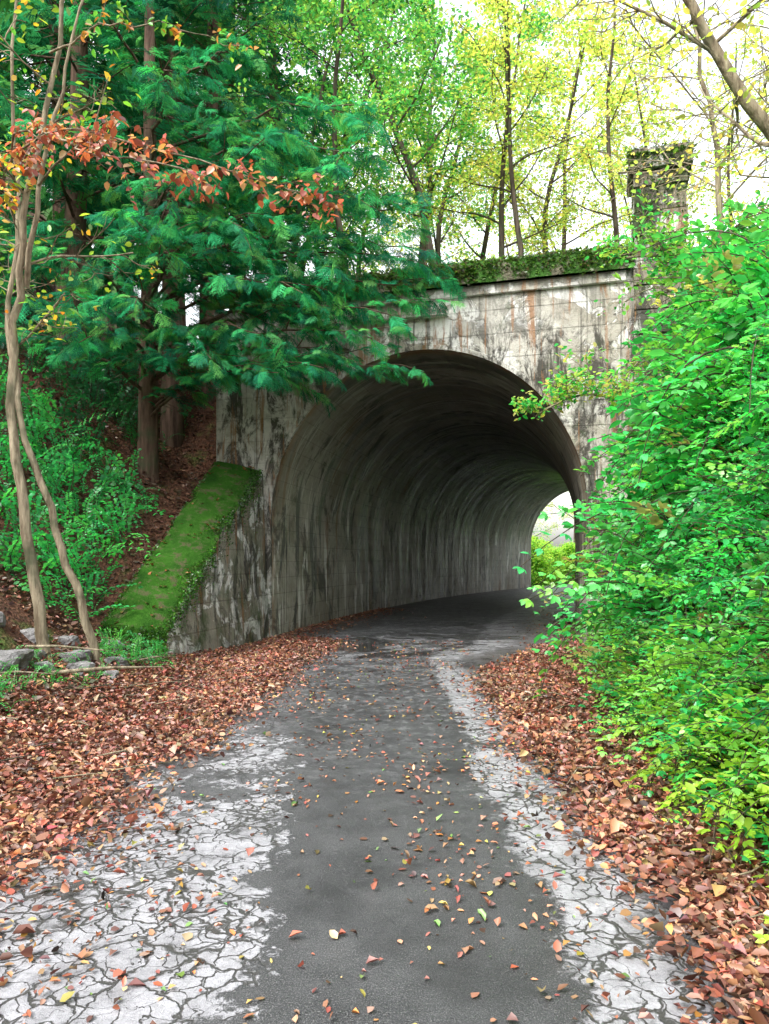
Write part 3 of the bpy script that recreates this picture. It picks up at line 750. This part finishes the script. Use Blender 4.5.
def bough(m,P,tmpl,R,size=.5,dens=1,pal=CG,droop=-.25,width=1.0):
    L=np.linalg.norm(np.diff(P,axis=0),axis=1).sum();T=np.gradient(P,axis=0)
    n=max(4,int(L/.16*dens));pos=[];dirs=[]
    for i in range(n):
        q=.12+.88*(i+R.random())/n;x=q*(len(P)-1);a=min(int(x),len(P)-2);f=x-a
        p=P[a]*(1-f)+P[a+1]*f;t=unit(T[a])
        sd=unit(np.cross(t,[0,0,1.]))*R.choice([-1,1])
        sl=R.uniform(0,.5)*width*(1.15-q*.7)*min(1,L*.35)
        d=unit(sd*R.uniform(.5,1.1)+t*.8+np.array([0,0,droop+R.normal(0,.22)]))
        pos.append(p+sd*sl*.8+np.array([0,0,-sl*.15]));dirs.append(d)
        if sl>.25: m.tube([p,p+sd*sl*.8+np.array([0,0,-sl*.15])],[.008,.004],3,2)
    pos.append(P[-1]);dirs.append(unit(T[-1]+np.array([0,0,droop])));k=len(pos)
    nr=np.array([[0,0,1.]])+R.normal(0,.45,(k,3))
    m.stamp(tmpl[0],tmpl[1],np.array(pos),frames(np.array(dirs),nr),size*R.uniform(.55,1.3,k),pick(pal,k,.25),3,tmpl[2])
def conifer(seed,h,r0,lo,nb,bl,tmpl,size,dens=1):
    R=np.random.default_rng(seed);m=MB()
    P,_=curve((0,0,-.5),(R.normal(0,.02),R.normal(0,.02),1),h,14,.012,.01,R)
    t=np.linspace(0,1,15);m.tube(P,r0*(1-t*.93)+.01,10,2)
    for i in range(nb):
        q=lo+(1-lo)*(i/nb)**1.05;p=np.array([np.interp(q,t,P[:,c]) for c in range(3)])
        an=i*2.399+R.normal(0,.3);L=bl*(1.08-q*.95+.05)*R.uniform(.75,1.15)
        B,_=curve(p,(math.cos(an),math.sin(an),R.uniform(-.05,.35)),L,7,.06,-.045,R)
        m.tube(B,np.linspace(r0*.16*(1.2-q),.006,8),4,2);bough(m,B,tmpl,R,size,dens)
    return m
TC=[BARK,BARKP,BARKC,NEEDLE]
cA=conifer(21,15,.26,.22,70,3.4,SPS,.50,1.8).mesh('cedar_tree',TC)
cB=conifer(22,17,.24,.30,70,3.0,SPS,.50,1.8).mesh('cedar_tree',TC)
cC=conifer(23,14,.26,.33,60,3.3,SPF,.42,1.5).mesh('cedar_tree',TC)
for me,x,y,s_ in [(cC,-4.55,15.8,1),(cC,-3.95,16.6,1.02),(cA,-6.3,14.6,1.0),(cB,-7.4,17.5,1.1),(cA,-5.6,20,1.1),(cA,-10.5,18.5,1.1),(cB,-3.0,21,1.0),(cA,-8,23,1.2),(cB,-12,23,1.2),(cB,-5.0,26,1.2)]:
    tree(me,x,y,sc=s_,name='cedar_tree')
R=np.random.default_rng(5);m=MB()
base=np.array([-4.35,13.6,float(terrain(-4.35,13.6))-.3])
P,_=curve(base,(.02,-.01,1),13,14,.012,.01,R);t=np.linspace(0,1,15)
m.tube(P,.19*(1-t*.9)+.01,10,2)
CG2=[(.035,.30,.14),(.05,.41,.17),(.08,.50,.17),(.03,.19,.10),(.15,.48,.13)]
targets=[(-.2,11.6,5.0),(.6,11.9,5.9),(-.9,11.4,4.5),(-1.2,11.2,5.6),(.0,11.9,6.6),(-1.9,11.3,5.0),(-.6,11.5,7.2),(-2.2,11.2,6.6),(-2.6,11.3,4.6),(-3.6,10.8,5.2),(-4.4,10.6,4.6),(-3.0,10.9,7.2),(-5.2,11,6.0),(-6.0,11.3,4.9),(.6,12.4,7.4),(-1.3,11.8,8.2),(-3.2,11.0,8.8),(-5.4,11,8.0),(-6.4,12,7.0),(-.3,12.2,5.6),(-1.5,11.6,6.2),(-.2,12.1,8.9),(-2.3,11.8,9.6),(-4.6,11.4,10),(.2,11.5,5.3),(-.5,11.9,4.75),(-1.6,11.3,4.35),(.3,11.7,6.3),(.9,12,6.5),(-3.1,10.8,6.0),(-4.0,10.9,6.6),(-.1,11.8,7.9),(-2.0,11.3,7.6),(-4.9,10.9,5.2),(.2,11.8,4.55)]
for tx,ty,tz in targets:
    z0=tz-.2+R.uniform(-.2,.5);q=np.clip((z0-base[2])/13,0,.97)
    p=np.array([np.interp(q,t,P[:,c]) for c in range(3)]);e=np.array([tx,ty,tz])
    tt=np.linspace(0,1,9)[:,None]
    B=p*(1-tt)+e*tt;B[:,2]+=(.7*4*tt*(1-tt)*.6).ravel();B+=R.normal(0,.04,B.shape)
    m.tube(B,np.linspace(.035,.006,9),5,2)
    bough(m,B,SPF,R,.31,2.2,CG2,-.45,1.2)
    for _ in range(5):
        a=R.integers(3,8);d=(e-p)/np.linalg.norm(e-p)+R.normal(0,.6,3)*np.array([1,1,.35]);S2,_d=curve(B[a],d,R.uniform(.6,1.4),5,.10,-.07,R)
        m.tube(S2,np.linspace(.012,.004,6),3,2);bough(m,S2,SPF,R,.30,2.2,CG2,-.45,.9)
m.obj('cedar_tree',TC)

# foreground maple at left
R=np.random.default_rng(31)
def smooth(pts,n=28,w=.018):
    pts=np.array(pts,float);t0=np.linspace(0,1,len(pts));tt=np.linspace(0,1,n)
    Q=np.stack([np.interp(tt,t0,pts[:,c]) for c in range(3)],-1)
    for _ in range(2): Q[1:-1]=(Q[:-2]+2*Q[1:-1]+Q[2:])/4
    return Q+R.normal(0,w,Q.shape)*np.array([1,1,.3])
stemA=smooth([(-3.75,8.2,.4),(-3.85,8.2,1.0),(-3.93,8.2,1.6),(-3.98,8.2,2.1),(-4.10,8.2,2.7),(-4.16,8.2,3.3),(-4.10,8.15,4.0),(-3.92,8.1,4.5),(-3.98,8.0,5.1),(-3.80,8,5.6),(-3.66,8,6.3),(-3.6,8,7.0),(-3.35,8,7.9),(-3.1,8,9)])
stemB=smooth([(-3.3,8.5,.3),(-3.42,8.4,1.0),(-3.62,8.35,1.5),(-3.74,8.3,2.1),(-4.0,8.25,2.8),(-4.08,8.2,3.4),(-4.2,8.2,4.1),(-4.12,8.3,5.0),(-4.2,8.4,5.9),(-4.25,8.4,7.0),(-4.2,8.4,8.2)])
stemC=smooth([(-3.95,8.15,4.5),(-3.80,8.0,4.9),(-3.7,7.9,5.5),(-3.45,7.8,6.1),(-3.38,7.8,6.8),(-3.1,7.8,7.6)],14)
AUT=[(.60,.40,.05),(.35,.50,.06),(.15,.42,.06),(.55,.22,.03)]
m=decid(31,5.5,.062,.52,7,.30,.09,AUT,[.12,.40,.42,.06],3,.25,1,stemA,True,.13)
def merge(a,b):
    for V,F,M,C,Uq in zip(b.V,b.F,b.M,b.C,b.UV): a.V.append(V);a.F.append(F+a.n);a.M.append(M);a.C.append(C);a.UV.append(Uq)
    a.n+=b.n
m2=decid(32,5,.046,.55,6,.28,.09,AUT,[.12,.40,.42,.06],3,.25,1,stemB,True,.11);merge(m,m2)
m.tube(stemC,np.linspace(.036,.01,14),6,1)
m.tube([(-3.7,7.9,5.5),(-3.45,7.7,5.6),(-3.0,7.6,5.9),(-2.8,7.5,6.4)],[.016,.012,.008,.004],5,1)
RED=[(.46,.12,.08),(.36,.09,.06),(.56,.21,.10),(.26,.07,.05),(.50,.28,.14)]
def redbranch(pts,leafpal,dens=1.):
    pts=np.array(pts,float);tt=np.linspace(0,1,16);t0=np.linspace(0,1,len(pts))
    B=np.stack([np.interp(tt,t0,pts[:,c]) for c in range(3)],-1)+R.normal(0,.015,(16,3))
    m.tube(B,np.linspace(.014,.003,16),5,1)
    for i in range(2,16):
        if R.random()<.18: continue
        for _ in range(max(1,int(3*dens))):
            d=np.array([R.normal(.5,.5),R.normal(0,.7),R.normal(-.05,.25)]);T,_d=curve(B[i],d,R.uniform(.12,.42),4,.15,-.05,R)
            m.tube(T,np.linspace(.004,.002,5),3,1)
            k=9;pp=T[R.integers(1,5,k)]+R.normal(0,.035,(k,3));dl=rdir(k,.4);dl[:,2]-=.6
            m.stamp(L2V*np.array([1.2,1,2.]),L2F,pp,frames(dl,np.array([[0,-.5,1.]])+R.normal(0,.5,(k,3))),R.uniform(.045,.095,k),pick(leafpal,k,.25),3)
redbranch([(-4.0,8.0,5.6),(-3.6,7.2,5.45),(-3.0,6.6,5.35),(-2.3,6.4,5.15),(-1.6,6.4,4.95),(-1.0,6.4,4.75),(-.62,6.4,4.62)],RED,1.0)
redbranch([(-2.9,6.6,5.3),(-2.6,6.3,5.0),(-2.0,6.2,4.85),(-1.5,6.2,4.7)],RED,.7)
redbranch([(-3.9,7.6,5.5),(-3.4,6.8,5.4),(-2.9,6.4,5.2),(-2.2,6.2,5.1)],RED,.7)
redbranch([(-4.1,8.0,5.2),(-3.8,7.0,5.1),(-3.5,6.4,5.1)],[(.7,.5,.05),(.7,.3,.05),(.5,.1,.03)],.5)
redbranch([(-3.6,8,7),(-2.9,7.5,6.9),(-2.2,7.2,6.75),(-1.4,7.2,6.5)],[(.20,.45,.06),(.45,.2,.04),(.12,.40,.06)],.34)
TM2=[BARK,BARKP,BARKC,LEAF]
m.obj('maple_tree',TM2)

# right overhanging trees
LIM=[(.50,.62,.15),(.62,.66,.18),(.36,.56,.14),(.66,.58,.20)]
pathR=smooth([(5.4,7.2,2.9),(4.9,7.2,3.9),(4.3,7.2,4.95),(3.7,7.2,5.75),(3.25,7.2,6.4),(2.9,7.2,7.0),(2.5,7.2,7.9),(2.2,7.3,9)],20,.02)
m=decid(41,6.5,.085,.30,12,.36,.075,LIM,None,3,.3,1,pathR,True,.45);m.obj('deciduous_tree',TM)
pathR=smooth([(4.9,10.2,4.4),(4.6,10.0,5.6),(4.45,9.9,6.8),(4.2,9.8,8.0),(4.0,9.8,9.5)],16,.03)
m=decid(42,6.0,.05,.35,11,.42,.07,LIM,None,3,.3,1,pathR,True,.36);m.obj('deciduous_tree',TM)
pathR=[(6.2,9.2,4.4),(5.9,9.1,5.6),(5.8,9.0,7.2),(5.4,9,8.8)]
m=decid(43,6.0,.05,.10,12,.42,.07,LIM,None,4,.3,1,pathR,True,.5);m.obj('deciduous_tree',TM)
SG=[(.06,.42,.12),(.16,.50,.13),(.35,.55,.12)]
pathR=smooth([(4.3,8.4,3.6),(3.9,8.3,4.3),(3.5,8.2,4.75),(3.1,8.2,4.9),(2.7,8.2,4.85)],14,.02)
m=decid(44,3.0,.028,.10,10,.36,.07,SG,None,3,.22,1,pathR,True,.6);m.obj('sapling',TM)
pathR=smooth([(3.6,8.8,2.2),(3.2,8.7,3.1),(2.6,8.6,3.45),(2.1,8.5,3.4),(1.75,8.5,3.15)],14,.02)
m=decid(45,2.5,.018,.25,10,.30,.065,SG+[(.45,.42,.14)],None,3,.16,1,pathR,True,.55);m.obj('sapling',TM)

# ---------------------------------------------------------------- camera, light
cam=bpy.data.cameras.new('camera');co=bpy.data.objects.new('camera',cam);S.collection.objects.link(co)
co.location=(0,0,1.5);co.rotation_euler=(math.radians(90),0,0)
cam.sensor_fit='VERTICAL';cam.sensor_height=36;cam.sensor_width=27;cam.lens=26;cam.shift_y=48/1024;cam.clip_end=2000;cam.clip_start=.05
S.camera=co
el,az_=math.radians(50),math.radians(226)
w=bpy.data.worlds.new('World');S.world=w;w.use_nodes=True;nt=w.node_tree
bg=nt.nodes['Background'];sky=nt.nodes.new('ShaderNodeTexSky');sky.sky_type='NISHITA';sky.sun_disc=False
sky.sun_elevation=el;sky.sun_rotation=az_;sky.dust_density=4;sky.air_density=1.5
hs=nt.nodes.new('ShaderNodeHueSaturation');hs.inputs['Saturation'].default_value=.2;hs.inputs['Value'].default_value=3.7
nt.links.new(sky.outputs[0],hs.inputs['Color']);nt.links.new(hs.outputs[0],bg.inputs[0]);bg.inputs[1].default_value=.15
sl=bpy.data.lights.new('sun','SUN');so=bpy.data.objects.new('sun',sl);S.collection.objects.link(so)
sl.energy=2.0;sl.angle=math.radians(20);sl.color=(1,.96,.88)
sd=Vector((math.sin(az_)*math.cos(el),math.cos(az_)*math.cos(el),math.sin(el)))
so.rotation_euler=sd.to_track_quat('Z','Y').to_euler()
S.view_settings.view_transform='Standard';S.view_settings.look='None';S.view_settings.exposure=0
print('done')
